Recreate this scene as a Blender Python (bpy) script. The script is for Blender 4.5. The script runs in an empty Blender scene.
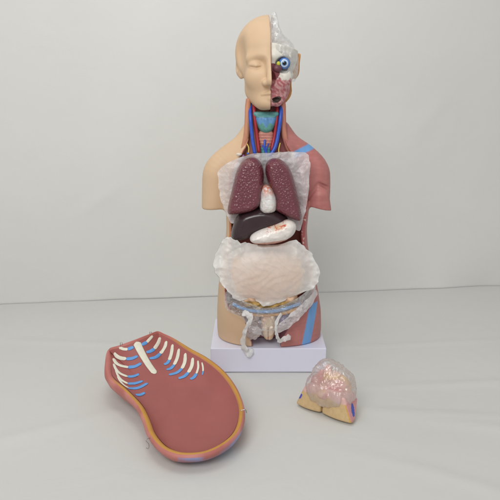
import bpy, math, random
import numpy as np
from mathutils import Vector
from mathutils.bvhtree import BVHTree

random.seed(4)
rng = np.random.default_rng(7)
SC = bpy.context.scene
COL = SC.collection

# ------------------------------------------------------------------ camera
CAM_H, PITCH, FOC = 0.67, math.radians(14.0), 600.0   # FOC in pixels of a 500 px frame
CP, SP = math.cos(PITCH), math.sin(PITCH)


def ray(px, py):
    u, v = (px - 250.0) / FOC, (250.0 - py) / FOC
    return np.array([u, CP + v * SP, -SP + v * CP])


def P(px, py, Y=None, Z=None):
    """real-world point seen at a photo pixel, at a known depth or height"""
    d = ray(px, py)
    t = Y / d[1] if Y is not None else (Z - CAM_H) / d[2]
    return np.array([0, 0, CAM_H]) + d * t


def poly(pts, Y):
    return np.array([P(a, b, Y=Y)[[0, 2]] for a, b in pts])


cam_d = bpy.data.cameras.new('camera')
cam = bpy.data.objects.new('camera', cam_d)
COL.objects.link(cam)
cam.location = (0, 0, CAM_H)
cam.rotation_euler = (math.radians(90) - PITCH, 0, 0)
cam_d.sensor_width = 36
cam_d.lens = 36 * FOC / 500.0
cam_d.clip_start, cam_d.clip_end = 0.02, 60
SC.camera = cam

# ------------------------------------------------------------------ noise
_LAT = rng.random((64, 64, 64)).astype(np.float32)


def vnoise(p):
    p = np.asarray(p, dtype=np.float64)
    i = np.floor(p).astype(int)
    f = p - i
    f = f * f * (3 - 2 * f)
    x0, y0, z0 = (i[..., k] & 63 for k in range(3))
    x1, y1, z1 = (x0 + 1) & 63, (y0 + 1) & 63, (z0 + 1) & 63
    fx, fy, fz = f[..., 0], f[..., 1], f[..., 2]
    L = _LAT
    a = L[x0, y0, z0] * (1 - fx) + L[x1, y0, z0] * fx
    b = L[x0, y1, z0] * (1 - fx) + L[x1, y1, z0] * fx
    c = L[x0, y0, z1] * (1 - fx) + L[x1, y0, z1] * fx
    d = L[x0, y1, z1] * (1 - fx) + L[x1, y1, z1] * fx
    return (((a * (1 - fy) + b * fy) * (1 - fz) + (c * (1 - fy) + d * fy) * fz) * 2 - 1)


def fbm(p, octv=3):
    s, a = 0, 1.0
    p = np.asarray(p, dtype=np.float64)
    for k in range(octv):
        s = s + a * vnoise(p * (2.0 ** k) + 17.3 * k)
        a *= .5
    return s


def ridge(p, octv=3):
    s, a = 0, 1.0
    p = np.asarray(p, dtype=np.float64)
    for k in range(octv):
        s = s + a * (1 - 2 * np.abs(vnoise(p * (2.0 ** k) + 9.1 * k)))
        a *= .5
    return s


# ------------------------------------------------------------------ signed distance pieces
def smin(a, b, k):
    h = np.clip(.5 + .5 * (b - a) / k, 0, 1)
    return b + (a - b) * h - k * h * (1 - h)


def smax(a, b, k):
    return -smin(-a, -b, k)


def ell(X, Y, Z, c, r):
    x, y, z = (X - c[0]) / r[0], (Y - c[1]) / r[1], (Z - c[2]) / r[2]
    k0 = np.sqrt(x * x + y * y + z * z) + 1e-9
    x, y, z = x / r[0], y / r[1], z / r[2]
    k1 = np.sqrt(x * x + y * y + z * z) + 1e-9
    return k0 * (k0 - 1) / k1


def cap(X, Y, Z, a, b, ra, rb=None):
    rb = ra if rb is None else rb
    a, b = np.asarray(a, float), np.asarray(b, float)
    d = b - a
    L = float(d @ d)
    h = np.clip(((X - a[0]) * d[0] + (Y - a[1]) * d[1] + (Z - a[2]) * d[2]) / L, 0, 1)
    return np.sqrt((X - a[0] - h * d[0]) ** 2 + (Y - a[1] - h * d[1]) ** 2 + (Z - a[2] - h * d[2]) ** 2) - (ra + (rb - ra) * h)


def rbox(X, Y, Z, c, h, r):
    qx, qy, qz = (np.abs(v - c[i]) - h[i] + r for i, v in enumerate((X, Y, Z)))
    o = np.sqrt(np.maximum(qx, 0) ** 2 + np.maximum(qy, 0) ** 2 + np.maximum(qz, 0) ** 2)
    return o + np.minimum(np.maximum(qx, np.maximum(qy, qz)), 0) - r


def smooth_poly(p, n=2):
    p = np.asarray(p, float)
    for _ in range(n):                       # Chaikin corner cutting
        q = np.roll(p, -1, 0)
        p = np.stack([.75 * p + .25 * q, .25 * p + .75 * q], 1).reshape(-1, 2)
    return p


def d2poly(X, Z, pts):
    """signed distance to a polygon in the x-z plane"""
    X, Z = np.broadcast_arrays(X, Z)
    d = np.full(X.shape, 1e9)
    ins = np.zeros(X.shape, bool)
    n = len(pts)
    for i in range(n):
        a, b = pts[i], pts[(i + 1) % n]
        ex, ez = b[0] - a[0], b[1] - a[1]
        wx, wz = X - a[0], Z - a[1]
        h = np.clip((wx * ex + wz * ez) / (ex * ex + ez * ez + 1e-15), 0, 1)
        d = np.minimum(d, (wx - ex * h) ** 2 + (wz - ez * h) ** 2)
        c = (a[1] > Z) != (b[1] > Z)
        with np.errstate(divide='ignore', invalid='ignore'):
            xi = a[0] + (Z - a[1]) * ex / (ez if ez else 1e-15)
        ins ^= c & (X < xi)
    d = np.sqrt(d)
    return np.where(ins, -d, d)


def pillow(X, Y, Z, pts, y0, T, R=None):
    """outline blown up to half-thickness T with edges of radius R"""
    d = d2poly(X, Z, pts)
    R = R or max(1e-4, float(-d.min()))
    q = np.maximum(R + d, 0)
    out = np.sqrt(q * q + ((Y - y0) * (R / T)) ** 2) - R
    return out * min(1.0, T / R)


def nets(f, lo, hi, vs):
    """naive surface nets: iso surface of f as verts and quads"""
    lo, hi = np.asarray(lo, float), np.asarray(hi, float)
    n = np.ceil((hi - lo) / vs).astype(int) + 1
    ax = [lo[i] + vs * np.arange(n[i]) for i in range(3)]
    V = f(ax[0][:, None, None], ax[1][None, :, None], ax[2][None, None, :])
    V = np.ascontiguousarray(np.broadcast_to(V, tuple(n))).astype(np.float32)
    for k in range(3):
        sl = [slice(None)] * 3
        for e in (0, -1):
            sl[k] = e
            V[tuple(sl)] = np.maximum(V[tuple(sl)], 1e-5)
    S = V < 0
    m = n - 1
    cnt = np.zeros(tuple(m), np.uint8)
    offs = [(i, j, k) for i in (0, 1) for j in (0, 1) for k in (0, 1)]
    for o in offs:
        cnt += S[o[0]:o[0] + m[0], o[1]:o[1] + m[1], o[2]:o[2] + m[2]]
    act = np.argwhere((cnt > 0) & (cnt < 8))
    idx = np.full(tuple(m), -1, np.int64)
    idx[act[:, 0], act[:, 1], act[:, 2]] = np.arange(len(act))
    pos, num = np.zeros((len(act), 3)), np.zeros(len(act))
    for a in offs:
        for k in range(3):
            if a[k] == 0:
                b = list(a)
                b[k] = 1
                va = V[act[:, 0] + a[0], act[:, 1] + a[1], act[:, 2] + a[2]]
                vb = V[act[:, 0] + b[0], act[:, 1] + b[1], act[:, 2] + b[2]]
                mk = (va < 0) != (vb < 0)
                t = np.where(mk, va / np.where(mk, va - vb, 1), 0)
                q = np.array(a, float)[None, :].repeat(len(act), 0)
                q[:, k] += t
                pos[mk] += q[mk]
                num[mk] += 1
    verts = lo + vs * (act + pos / num[:, None])
    quads = []
    for k in range(3):
        b, c = (k + 1) % 3, (k + 2) % 3
        sl0, sl1 = [slice(None)] * 3, [slice(None)] * 3
        sl0[k], sl1[k] = slice(0, -1), slice(1, None)
        e = np.argwhere(S[tuple(sl0)] != S[tuple(sl1)])
        e = e[(e[:, b] > 0) & (e[:, c] > 0) & (e[:, b] < n[b] - 1) & (e[:, c] < n[c] - 1)]
        if not len(e):
            continue
        inside = S[e[:, 0], e[:, 1], e[:, 2]]

        def at(db, dc):
            g = e.copy()
            g[:, b] -= db
            g[:, c] -= dc
            return idx[g[:, 0], g[:, 1], g[:, 2]]
        q = np.stack([at(1, 1), at(0, 1), at(0, 0), at(1, 0)], 1)
        q[~inside] = q[~inside][:, ::-1]
        quads.append(q)
    return verts, np.concatenate(quads)


# ------------------------------------------------------------------ objects
def link_mesh(name, verts, faces, mat, parent=None, loc=None, smooth=True, col=None):
    """one mesh object; world-space verts are stored relative to the origin"""
    verts = np.asarray(verts, float)
    if parent is not None:
        org = np.array(parent['_org'])
    elif loc is not None:
        org = np.asarray(loc, float)
    else:
        org = np.array([verts[:, 0].mean(), verts[:, 1].mean(), verts[:, 2].min()])
    me = bpy.data.meshes.new(name)
    v = verts - org
    if isinstance(faces, np.ndarray):
        me.vertices.add(len(v))
        me.vertices.foreach_set('co', v.astype(np.float32).ravel())
        k = faces.shape[1]
        me.loops.add(faces.size)
        me.loops.foreach_set('vertex_index', faces.astype(np.int32).ravel())
        me.polygons.add(len(faces))
        me.polygons.foreach_set('loop_start', (np.arange(len(faces)) * k).astype(np.int32))
        me.update(calc_edges=True)
        me.validate()
    else:
        me.from_pydata([tuple(q) for q in v], [], [tuple(int(i) for i in q) for q in faces])
        me.update()
    if smooth:
        me.polygons.foreach_set('use_smooth', np.ones(len(me.polygons), bool))
    if col is not None:
        at = me.color_attributes.new('paint', 'FLOAT_COLOR', 'POINT')
        c = np.ones((len(v), 4), np.float32)
        c[:, :3] = col
        at.data.foreach_set('color', c.ravel())
    me.materials.append(mat)
    o = bpy.data.objects.new(name, me)
    COL.objects.link(o)
    if parent is not None:
        o.parent = parent
        o['_org'] = list(org)
    else:
        o.location = org
        o['_org'] = list(org)
    return o


def tag(o, label, cat, group=None):
    o['label'], o['category'] = label, cat
    if group:
        o['group'] = group
    return o


def empty(name, loc, label, cat, group=None):
    o = bpy.data.objects.new(name, None)
    o.empty_display_size = .05
    COL.objects.link(o)
    o.location = loc
    o['_org'] = list(map(float, loc))
    return tag(o, label, cat, group)


def tube_geo(pts, rad, seg=12, squash=None, closed_ends=True):
    """swept tube through points; rad scalar or list; squash=(normal, factor) flattens it"""
    pts = np.asarray(pts, float)
    n = len(pts)
    rad = np.full(n, rad) if np.isscalar(rad) else np.asarray(rad, float)
    T = np.gradient(pts, axis=0)
    T /= np.linalg.norm(T, axis=1)[:, None] + 1e-12
    ref = np.array([0, -1.0, .2])
    vs, fs = [], []
    for i in range(n):
        r0 = ref if squash is None else (squash[0][i] if np.ndim(squash[0]) == 2 else np.asarray(squash[0]))
        nn = r0 - T[i] * (r0 @ T[i])
        nn /= np.linalg.norm(nn) + 1e-12
        bb = np.cross(T[i], nn)
        f = 1 if squash is None else squash[1]
        for k in range(seg):
            a = 2 * math.pi * k / seg
            vs.append(pts[i] + rad[i] * (nn * math.sin(a) * f + bb * math.cos(a)))
    for i in range(n - 1):
        for k in range(seg):
            a, b = i * seg + k, i * seg + (k + 1) % seg
            fs.append((a, b, b + seg, a + seg))
    if closed_ends:
        for i, s in ((0, -1), (n - 1, 1)):
            c = len(vs)
            vs.append(pts[i] + s * T[i] * rad[i] * .5)
            for k in range(seg):
                a, b = i * seg + k, i * seg + (k + 1) % seg
                fs.append((c, b, a) if s < 0 else (c, a, b))
    return np.array(vs), fs


def spline(pts, n=24):
    """Catmull-Rom through points"""
    p = np.asarray(pts, float)
    p = np.vstack([2 * p[0] - p[1], p, 2 * p[-1] - p[-2]])
    out = []
    m = len(p) - 3
    for t in np.linspace(0, m - 1e-6, n):
        i = int(t)
        f = t - i
        a, b, c, d = p[i:i + 4]
        out.append(.5 * (2 * b + (c - a) * f + (2 * a - 5 * b + 4 * c - d) * f ** 2 + (3 * b - a - 3 * c + d) * f ** 3))
    return np.array(out)


def merge(*geos):
    vs, fs, o = [], [], 0
    for v, f in geos:
        vs.append(np.asarray(v))
        fs += [tuple(int(i) + o for i in q) for q in f]
        o += len(v)
    return np.vstack(vs), fs


# ------------------------------------------------------------------ materials
def new_mat(name):
    m = bpy.data.materials.new(name)
    m.use_nodes = True
    nt = m.node_tree
    b = nt.nodes['Principled BSDF']
    return m, nt, b


def paint(name, col=None, rough=.45, bumps=(), var=.06, vscale=40, coat=0, spec=.4, sss=0, stretch=None):
    """painted plastic; col None reads the mesh's own 'paint' attribute"""
    m, nt, b = new_mat(name)
    N, L = nt.nodes, nt.links
    tc = N.new('ShaderNodeTexCoord')
    if col is None:
        src = N.new('ShaderNodeAttribute')
        src.attribute_name = 'paint'
        cs = src.outputs['Color']
    else:
        src = N.new('ShaderNodeRGB')
        src.outputs[0].default_value = (*col, 1)
        cs = src.outputs[0]
    mp = N.new('ShaderNodeMapping')
    L.new(tc.outputs['Object'], mp.inputs['Vector'])
    if stretch:
        mp.inputs['Scale'].default_value = stretch
    nz = N.new('ShaderNodeTexNoise')
    nz.inputs['Scale'].default_value = vscale
    nz.inputs['Detail'].default_value = 5
    L.new(mp.outputs[0], nz.inputs['Vector'])
    mr = N.new('ShaderNodeMapRange')
    mr.inputs['To Min'].default_value, mr.inputs['To Max'].default_value = 1 - 2 * var, 1 + 2 * var
    L.new(nz.outputs['Fac'], mr.inputs['Value'])
    mx = N.new('ShaderNodeVectorMath')
    mx.operation = 'SCALE'
    L.new(cs, mx.inputs[0])
    L.new(mr.outputs[0], mx.inputs['Scale'])
    L.new(mx.outputs[0], b.inputs['Base Color'])
    r2 = N.new('ShaderNodeMapRange')
    r2.inputs['To Min'].default_value, r2.inputs['To Max'].default_value = rough - .1, rough + .1
    L.new(nz.outputs['Fac'], r2.inputs['Value'])
    L.new(r2.outputs[0], b.inputs['Roughness'])
    b.inputs['Specular IOR Level'].default_value = spec
    b.inputs['Coat Weight'].default_value = coat
    b.inputs['Coat Roughness'].default_value = .2
    if sss:
        b.inputs['Subsurface Weight'].default_value = sss
        b.inputs['Subsurface Radius'].default_value = (.004, .002, .001)
    prev = None
    for kind, sc, st, dist in bumps:
        if kind == 'voronoi':
            t = N.new('ShaderNodeTexVoronoi')
            out = t.outputs['Distance']
        else:
            t = N.new('ShaderNodeTexNoise')
            t.inputs['Detail'].default_value = 4
            out = t.outputs['Fac']
        t.inputs['Scale'].default_value = sc
        L.new(mp.outputs[0], t.inputs['Vector'])
        bp = N.new('ShaderNodeBump')
        bp.inputs['Strength'].default_value, bp.inputs['Distance'].default_value = st, dist
        L.new(out, bp.inputs['Height'])
        if prev:
            L.new(prev, bp.inputs['Normal'])
        prev = bp.outputs[0]
    if prev:
        L.new(prev, b.inputs['Normal'])
        if coat:
            L.new(prev, b.inputs['Coat Normal'])
    return m


def film(name, opacity, tint=(.9, .9, .92), rough=.25, gloss=.35, bscale=90, bstr=.6, bdist=.004, trans=.5, vary=.25):
    """thin translucent packing film: part clear, part milky, with crinkle highlights"""
    m, nt, b = new_mat(name)
    N, L = nt.nodes, nt.links
    N.remove(b)
    out = N['Material Output']
    tc = N.new('ShaderNodeTexCoord')
    nz = N.new('ShaderNodeTexNoise')
    nz.inputs['Scale'].default_value = bscale
    nz.inputs['Detail'].default_value = 6
    nz.inputs['Distortion'].default_value = 1.2
    L.new(tc.outputs['Object'], nz.inputs['Vector'])
    bp = N.new('ShaderNodeBump')
    bp.inputs['Strength'].default_value, bp.inputs['Distance'].default_value = bstr, bdist
    L.new(nz.outputs['Fac'], bp.inputs['Height'])
    df = N.new('ShaderNodeBsdfDiffuse')
    df.inputs['Color'].default_value = (*tint, 1)
    tl = N.new('ShaderNodeBsdfTranslucent')
    tl.inputs['Color'].default_value = (*tint, 1)
    gl = N.new('ShaderNodeBsdfGlossy')
    gl.inputs['Color'].default_value = (1, 1, 1, 1)
    gl.inputs['Roughness'].default_value = rough
    tr = N.new('ShaderNodeBsdfTransparent')
    for s in (df, tl, gl):
        L.new(bp.outputs[0], s.inputs['Normal'])
    a = N.new('ShaderNodeMixShader')
    a.inputs[0].default_value = trans
    L.new(df.outputs[0], a.inputs[1])
    L.new(tl.outputs[0], a.inputs[2])
    lw = N.new('ShaderNodeLayerWeight')
    lw.inputs['Blend'].default_value = .3
    L.new(bp.outputs[0], lw.inputs['Normal'])
    n2 = N.new('ShaderNodeTexNoise')
    n2.inputs['Scale'].default_value = bscale * .4
    n2.inputs['Detail'].default_value = 4
    L.new(tc.outputs['Object'], n2.inputs['Vector'])
    mr = N.new('ShaderNodeMapRange')
    mr.inputs['From Min'].default_value, mr.inputs['From Max'].default_value = .3, .7
    mr.inputs['To Min'].default_value, mr.inputs['To Max'].default_value = opacity - vary * .5, opacity + vary * .5
    L.new(n2.outputs['Fac'], mr.inputs['Value'])
    ad = N.new('ShaderNodeMath')
    ad.operation = 'MULTIPLY_ADD'
    ad.use_clamp = True
    ad.inputs[1].default_value = .35
    L.new(lw.outputs['Facing'], ad.inputs[0])
    L.new(mr.outputs[0], ad.inputs[2])
    c = N.new('ShaderNodeMixShader')
    L.new(ad.outputs[0], c.inputs[0])
    L.new(tr.outputs[0], c.inputs[1])
    L.new(a.outputs[0], c.inputs[2])
    g = N.new('ShaderNodeMixShader')
    fg = N.new('ShaderNodeMath')
    fg.operation = 'MULTIPLY_ADD'
    fg.use_clamp = True
    fg.inputs[1].default_value = gloss
    fg.inputs[2].default_value = gloss * .25
    L.new(lw.outputs['Fresnel'], fg.inputs[0])
    L.new(fg.outputs[0], g.inputs[0])
    L.new(c.outputs[0], g.inputs[1])
    L.new(gl.outputs[0], g.inputs[2])
    L.new(g.outputs[0], out.inputs['Surface'])
    return m


SKIN = np.array((.63, .445, .285))
MUSC = np.array((.42, .150, .14))
MUSC2 = np.array((.50, .20, .18))
FAT = np.array((.62, .32, .09))
BLUE = np.array((.16, .345, .65))
VEIN = np.array((.035, .10, .50))
BONE = np.array((.74, .71, .63))
DARKR = np.array((.16, .03, .035))

M_skin = paint('skin_plastic', None, .5, [('noise', 500, .05, .001)], .03, 25, spec=.3)
M_musc = paint('muscle_plastic', None, .45, [('noise', 90, .25, .002)], .10, 60, spec=.35, stretch=(1, 1, .35))
M_lung = paint('lung_plastic', (.150, .032, .046), .27, [('voronoi', 190, .42, .004), ('noise', 320, .3, .002)], .12, 60, spec=.6, coat=.25)
M_liver = paint('liver_plastic', (.040, .020, .024), .26, [('noise', 60, .1, .002)], .1, 50, spec=.5)
M_white = paint('white_plastic', None, .3, [('noise', 90, .35, .003)], .06, 60, spec=.5, coat=.2)
M_bone = paint('bone_paint', (.70, .69, .60), .5, [('noise', 250, .1, .001)], .06, 90)
M_rib = paint('rib_paint', (.74, .72, .60), .45, [('noise', 300, .15, .001)], .07, 120)
M_cart = paint('cartilage_paint', (.12, .33, .68), .45, [('noise', 300, .15, .001)], .10, 120)
M_plate = paint('cover_inside_paint', (.345, .100, .090), .42, [('noise', 60, .10, .003), ('noise', 600, .06, .001)], .06, 18)
M_plate_out = paint('cover_outside_paint', (.56, .215, .185), .5, [('noise', 200, .1, .001)], .08, 40)
M_band = paint('fat_paint', (.60, .285, .045), .5, [('noise', 300, .15, .001)], .12, 60)
M_base = paint('base_plastic', (.73, .735, .86), .35, [('noise', 700, .02, .0005)], .015, 8, spec=.45)
M_vein = paint('vein_paint', (.03, .085, .46), .35, [], .15, 120)
M_art = paint('artery_paint', (.36, .03, .04), .35, [], .15, 120)
M_nerve = paint('nerve_paint', (.72, .55, .10), .4, [], .1, 100)
M_part = paint('painted_organ', None, .42, [('noise', 200, .2, .0015)], .10, 120, spec=.4)
M_metal = paint('hook_metal', (.45, .43, .40), .3, [], .1, 100)
M_metal.node_tree.nodes['Principled BSDF'].inputs['Metallic'].default_value = .9

F_sheet = film('milky_sheet_film', .74, (.97, .94, .95), .4, .14, 55, .7, .006, .45, .22)
F_wrap = film('foam_wrap_film', .58, (.97, .965, .945), .42, .12, 40, .30, .006, .35, .22)
F_clear = film('clear_bag_film', .16, (1, .98, .97), .2, .5, 40, .55, .008, .5, .30)
F_head = film('head_film', .22, (.78, .79, .81), .2, .28, 70, .7, .006, .5, .25)
F_pelvis = film('pelvis_film', .17, (.98, .98, 1), .2, .45, 70, .8, .006, .5, .3)
F_twist = film('twisted_film', .62, (.95, .95, .94), .4, .15, 120, .5, .004, .35, .1)


def cloth_mat(name, col, bs):
    m, nt, b = new_mat(name)
    N, L = nt.nodes, nt.links
    tc = N.new('ShaderNodeTexCoord')
    n1 = N.new('ShaderNodeTexNoise')
    n1.inputs['Scale'].default_value, n1.inputs['Detail'].default_value = 2.2, 5
    L.new(tc.outputs['Object'], n1.inputs['Vector'])
    mr = N.new('ShaderNodeMapRange')
    mr.inputs['From Min'].default_value, mr.inputs['From Max'].default_value = .3, .7
    mr.inputs['To Min'].default_value, mr.inputs['To Max'].default_value = .975, 1.025
    L.new(n1.outputs['Fac'], mr.inputs['Value'])
    vm = N.new('ShaderNodeVectorMath')
    vm.operation = 'SCALE'
    vm.inputs[0].default_value = col
    L.new(mr.outputs[0], vm.inputs['Scale'])
    L.new(vm.outputs[0], b.inputs['Base Color'])
    b.inputs['Roughness'].default_value = .75
    b.inputs['Specular IOR Level'].default_value = .2
    n2 = N.new('ShaderNodeTexNoise')
    n2.inputs['Scale'].default_value, n2.inputs['Detail'].default_value = 9, 6
    n2.inputs['Distortion'].default_value = .8
    L.new(tc.outputs['Object'], n2.inputs['Vector'])
    b1 = N.new('ShaderNodeBump')
    b1.inputs['Strength'].default_value, b1.inputs['Distance'].default_value = bs, .012
    L.new(n2.outputs['Fac'], b1.inputs['Height'])
    n3 = N.new('ShaderNodeTexNoise')
    n3.inputs['Scale'].default_value, n3.inputs['Detail'].default_value = 900, 2
    L.new(tc.outputs['Object'], n3.inputs['Vector'])
    b2 = N.new('ShaderNodeBump')
    b2.inputs['Strength'].default_value, b2.inputs['Distance'].default_value = .12, .0006
    L.new(n3.outputs['Fac'], b2.inputs['Height'])
    L.new(b1.outputs[0], b2.inputs['Normal'])
    L.new(b2.outputs[0], b.inputs['Normal'])
    return m


M_floor = cloth_mat('white_floor_cloth', (.625, .625, .602), .20)
M_wall = cloth_mat('white_wall_cloth', (.70, .698, .674), .15)

# ------------------------------------------------------------------ setting
YT = 1.504                                   # depth of the torso's own axis
wall_y = lambda x: 2.035 + .114 * x


def grid_mesh(us, vs_, fn):
    U, V = np.meshgrid(us, vs_, indexing='ij')
    p = fn(U.ravel(), V.ravel())
    a, b = len(us), len(vs_)
    i, j = np.meshgrid(np.arange(a - 1), np.arange(b - 1), indexing='ij')
    k = (i * b + j).ravel()
    return p, np.stack([k, k + b, k + b + 1, k + 1], 1)


def fold(x, y, x0, y0, ang, width, length, h):
    """one soft crease in the cloth"""
    c, s = math.cos(ang), math.sin(ang)
    u, v = (x - x0) * c + (y - y0) * s, -(x - x0) * s + (y - y0) * c
    return h * np.exp(-(v / width) ** 2) * np.exp(-(u / length) ** 2)


def floor_fn(u, v):
    z = .0016 * fbm(np.stack([u * 3, v * 3, 0 * u], 1), 3) - .004
    for a in ((.55, 1.35, .08, .012, .25, .0045), (.45, 1.2, -.12, .012, .22, .0045), (.62, 1.12, -.25, .02, .3, .005), (.4, .95, -.5, .018, .2, .004),
              (-.5, 1.1, .5, .02, .25, .004), (-.45, 1.6, -.1, .015, .3, .003), (.15, .78, -.35, .02, .2, .005), (.5, 1.6, .12, .01, .3, .003)):
        z = z + fold(u, v, *a)
    near = np.exp(-((u - .05) / .25) ** 2 - ((v - 1.5) / .22) ** 2)
    return np.stack([u, v, z * (1 - near) - .0005], 1)


xs = np.concatenate([np.linspace(-3, -1.1, 20), np.linspace(-1.08, 1.1, 170), np.linspace(1.15, 3, 20)])
p, q = grid_mesh(xs, np.concatenate([np.linspace(-1.5, .4, 20), np.linspace(.42, 2.5, 160)]), floor_fn)
o = link_mesh('floor', p, q, M_floor, loc=(0, 0, 0))
o['kind'] = 'structure'


def wall_fn(u, v):
    hang = .0045 * fbm(np.stack([u * 2.2, 0 * u + 4, v * 1.3], 1), 3)
    hem = .006 * np.sin(u * 5.0 + 1) * np.exp(-v / .08) + .006 * fbm(np.stack([u * 7, 0 * u, 0 * u], 1), 2) * np.exp(-v / .05)
    for a in ((.62, .62, .9, .03, .1, .002), (-.5, .35, .6, .02, .1, .002), (.75, .3, -.7, .03, .12, .002)):
        hang = hang + fold(u, v, *a)
    y = wall_y(u) - hang - hem
    roll = np.clip((.006 - v) / .006, 0, 1)
    y = y + .0015 * roll ** 2                   # the hem curls under
    return np.stack([u, y, np.maximum(v, .0) - .0022], 1)


zs = np.concatenate([np.linspace(0, .007, 6), np.linspace(.016, .2, 20), np.linspace(.21, 1.3, 90), np.linspace(1.33, 2.6, 12)])
p, q = grid_mesh(xs, zs, wall_fn)
o = link_mesh('wall', p, q, M_wall, loc=(0, 2.035, 0))
o['kind'] = 'structure'

# ------------------------------------------------------------------ torso model
ROOT = empty('torso_model', (P(268, 340, Y=YT)[0], YT, 0),
             'tall half-skin half-muscle torso model with cut-away head, standing on a white base', 'anatomical model')
XM = P(268, 250, Y=YT)[0]


def add_bevel_box(name, lo, hi, bev, mat, parent):
    c, h = (np.array(lo) + hi) / 2, (np.array(hi) - lo) / 2
    v, f = nets(lambda X, Y, Z: rbox(X, Y, Z, c, h, bev), np.array(lo) - .006, np.array(hi) + .006, .003)
    return link_mesh(name, v, f, mat, parent)


import bmesh
bx0, bx1 = P(210.5, 347.5, Y=1.404), P(326.5, 348, Y=1.404)
bm = bmesh.new()
r = bmesh.ops.create_cube(bm, size=1)
for vtx in bm.verts:
    vtx.co = ((bx0[0] + bx1[0]) / 2 + vtx.co.x * (bx1[0] - bx0[0]), 1.51 + vtx.co.y * .212, .0325 + vtx.co.z * .065)
bmesh.ops.bevel(bm, geom=list(bm.edges), offset=.0028, segments=3, profile=.6, affect='EDGES')
bv = np.array([v.co[:] for v in bm.verts])
bf = [tuple(v.index for v in f.verts) for f in bm.faces]
bm.free()
base = link_mesh('base', bv, bf, M_base, ROOT, smooth=False)

# body profile read down the figure: photo row, left edge, right edge, half depth
TAB = [(118, 250, 282, .046), (135, 246, 287, .050), (147, 238, 297, .056), (158, 230, 304, .066), (172, 226, 308, .080),
       (190, 225, 309, .091), (210, 226, 308.5, .094), (228, 226.5, 306.5, .092), (245, 225, 307.5, .090), (262, 222, 311, .090),
       (285, 218.5, 317, .094), (308, 217.3, 320.5, .097), (325, 217.3, 320.8, .097), (336, 218.5, 319.5, .096)]
tz, tc_, ta, tb = [], [], [], []
for py, l, rr, b in TAB:
    L_, R_ = P(l, py, Y=YT), P(rr, py, Y=YT)
    tz.append(L_[2])
    tc_.append((L_[0] + R_[0]) / 2)
    ta.append((R_[0] - L_[0]) / 2)
    tb.append(b)
tz, tc_, ta, tb = (np.array(v)[::-1] for v in (tz, tc_, ta, tb))
zz = np.linspace(tz[0] - .05, tz[-1] + .05, 400)
ker = np.exp(-np.linspace(-2, 2, 25) ** 2)
ker /= ker.sum()


def sm(v):
    w = np.interp(zz, tz, v)
    return np.convolve(np.pad(w, 12, mode='edge'), ker, 'valid')


sc_, sa_, sb_ = sm(tc_), sm(ta), sm(tb)


def shoulder(X, Y, Z, s):
    if s < 0:
        A = [(250, 130, .019), (241, 145, .024), (227, 158, .029), (217.5, 171, .034), (215, 187, .0325), (213.8, 222, .0305)]
    else:
        A = [(283, 130, .019), (291, 143.5, .024), (305, 156, .029), (314.5, 169, .034), (317, 183, .0335), (318, 224, .027)]
    S_ = spline([np.array(P(a, b, Y=YT + .004)) for a, b, r in A], 22)
    rr_ = spline([np.array([r, 0, 0]) for a, b, r in A], 22)[:, 0]
    Q = list(zip(S_, rr_))
    d = None
    for (a, ra), (b, rb) in zip(Q[:-1], Q[1:]):
        e = cap(X, Y, Z, a, b, ra, rb)
        d = e if d is None else np.minimum(d, e)
    n = np.array([.05, 0, -1.0]) if s < 0 else np.array([-.22, 0, -1.0])
    n /= np.linalg.norm(n)
    c = P(214, 208.5, Y=YT) if s < 0 else P(319, 206.5, Y=YT)
    return smax(d, (X - c[0]) * n[0] + (Z - c[2]) * n[2], .006)


CAV = smooth_poly(poly([(252, 96), (281, 96), (283, 140), (292, 155), (300.5, 172), (302.5, 200), (300, 228), (301, 245), (306, 265), (311, 288), (309, 303),
                        (290, 309), (265, 311), (245, 309), (228, 303), (226, 285), (229, 262), (231.5, 245), (232.5, 228), (231, 200), (233, 172), (241, 156), (250, 140)], YT - .02), 2)
PEL = smooth_poly(poly([(242, 309), (252, 303), (282, 303), (297, 307), (292, 322), (281, 340), (279, 352), (254, 352), (251, 338)], YT - .09), 2)
ZTOP = P(265, 101, Y=YT)[2]


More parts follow.
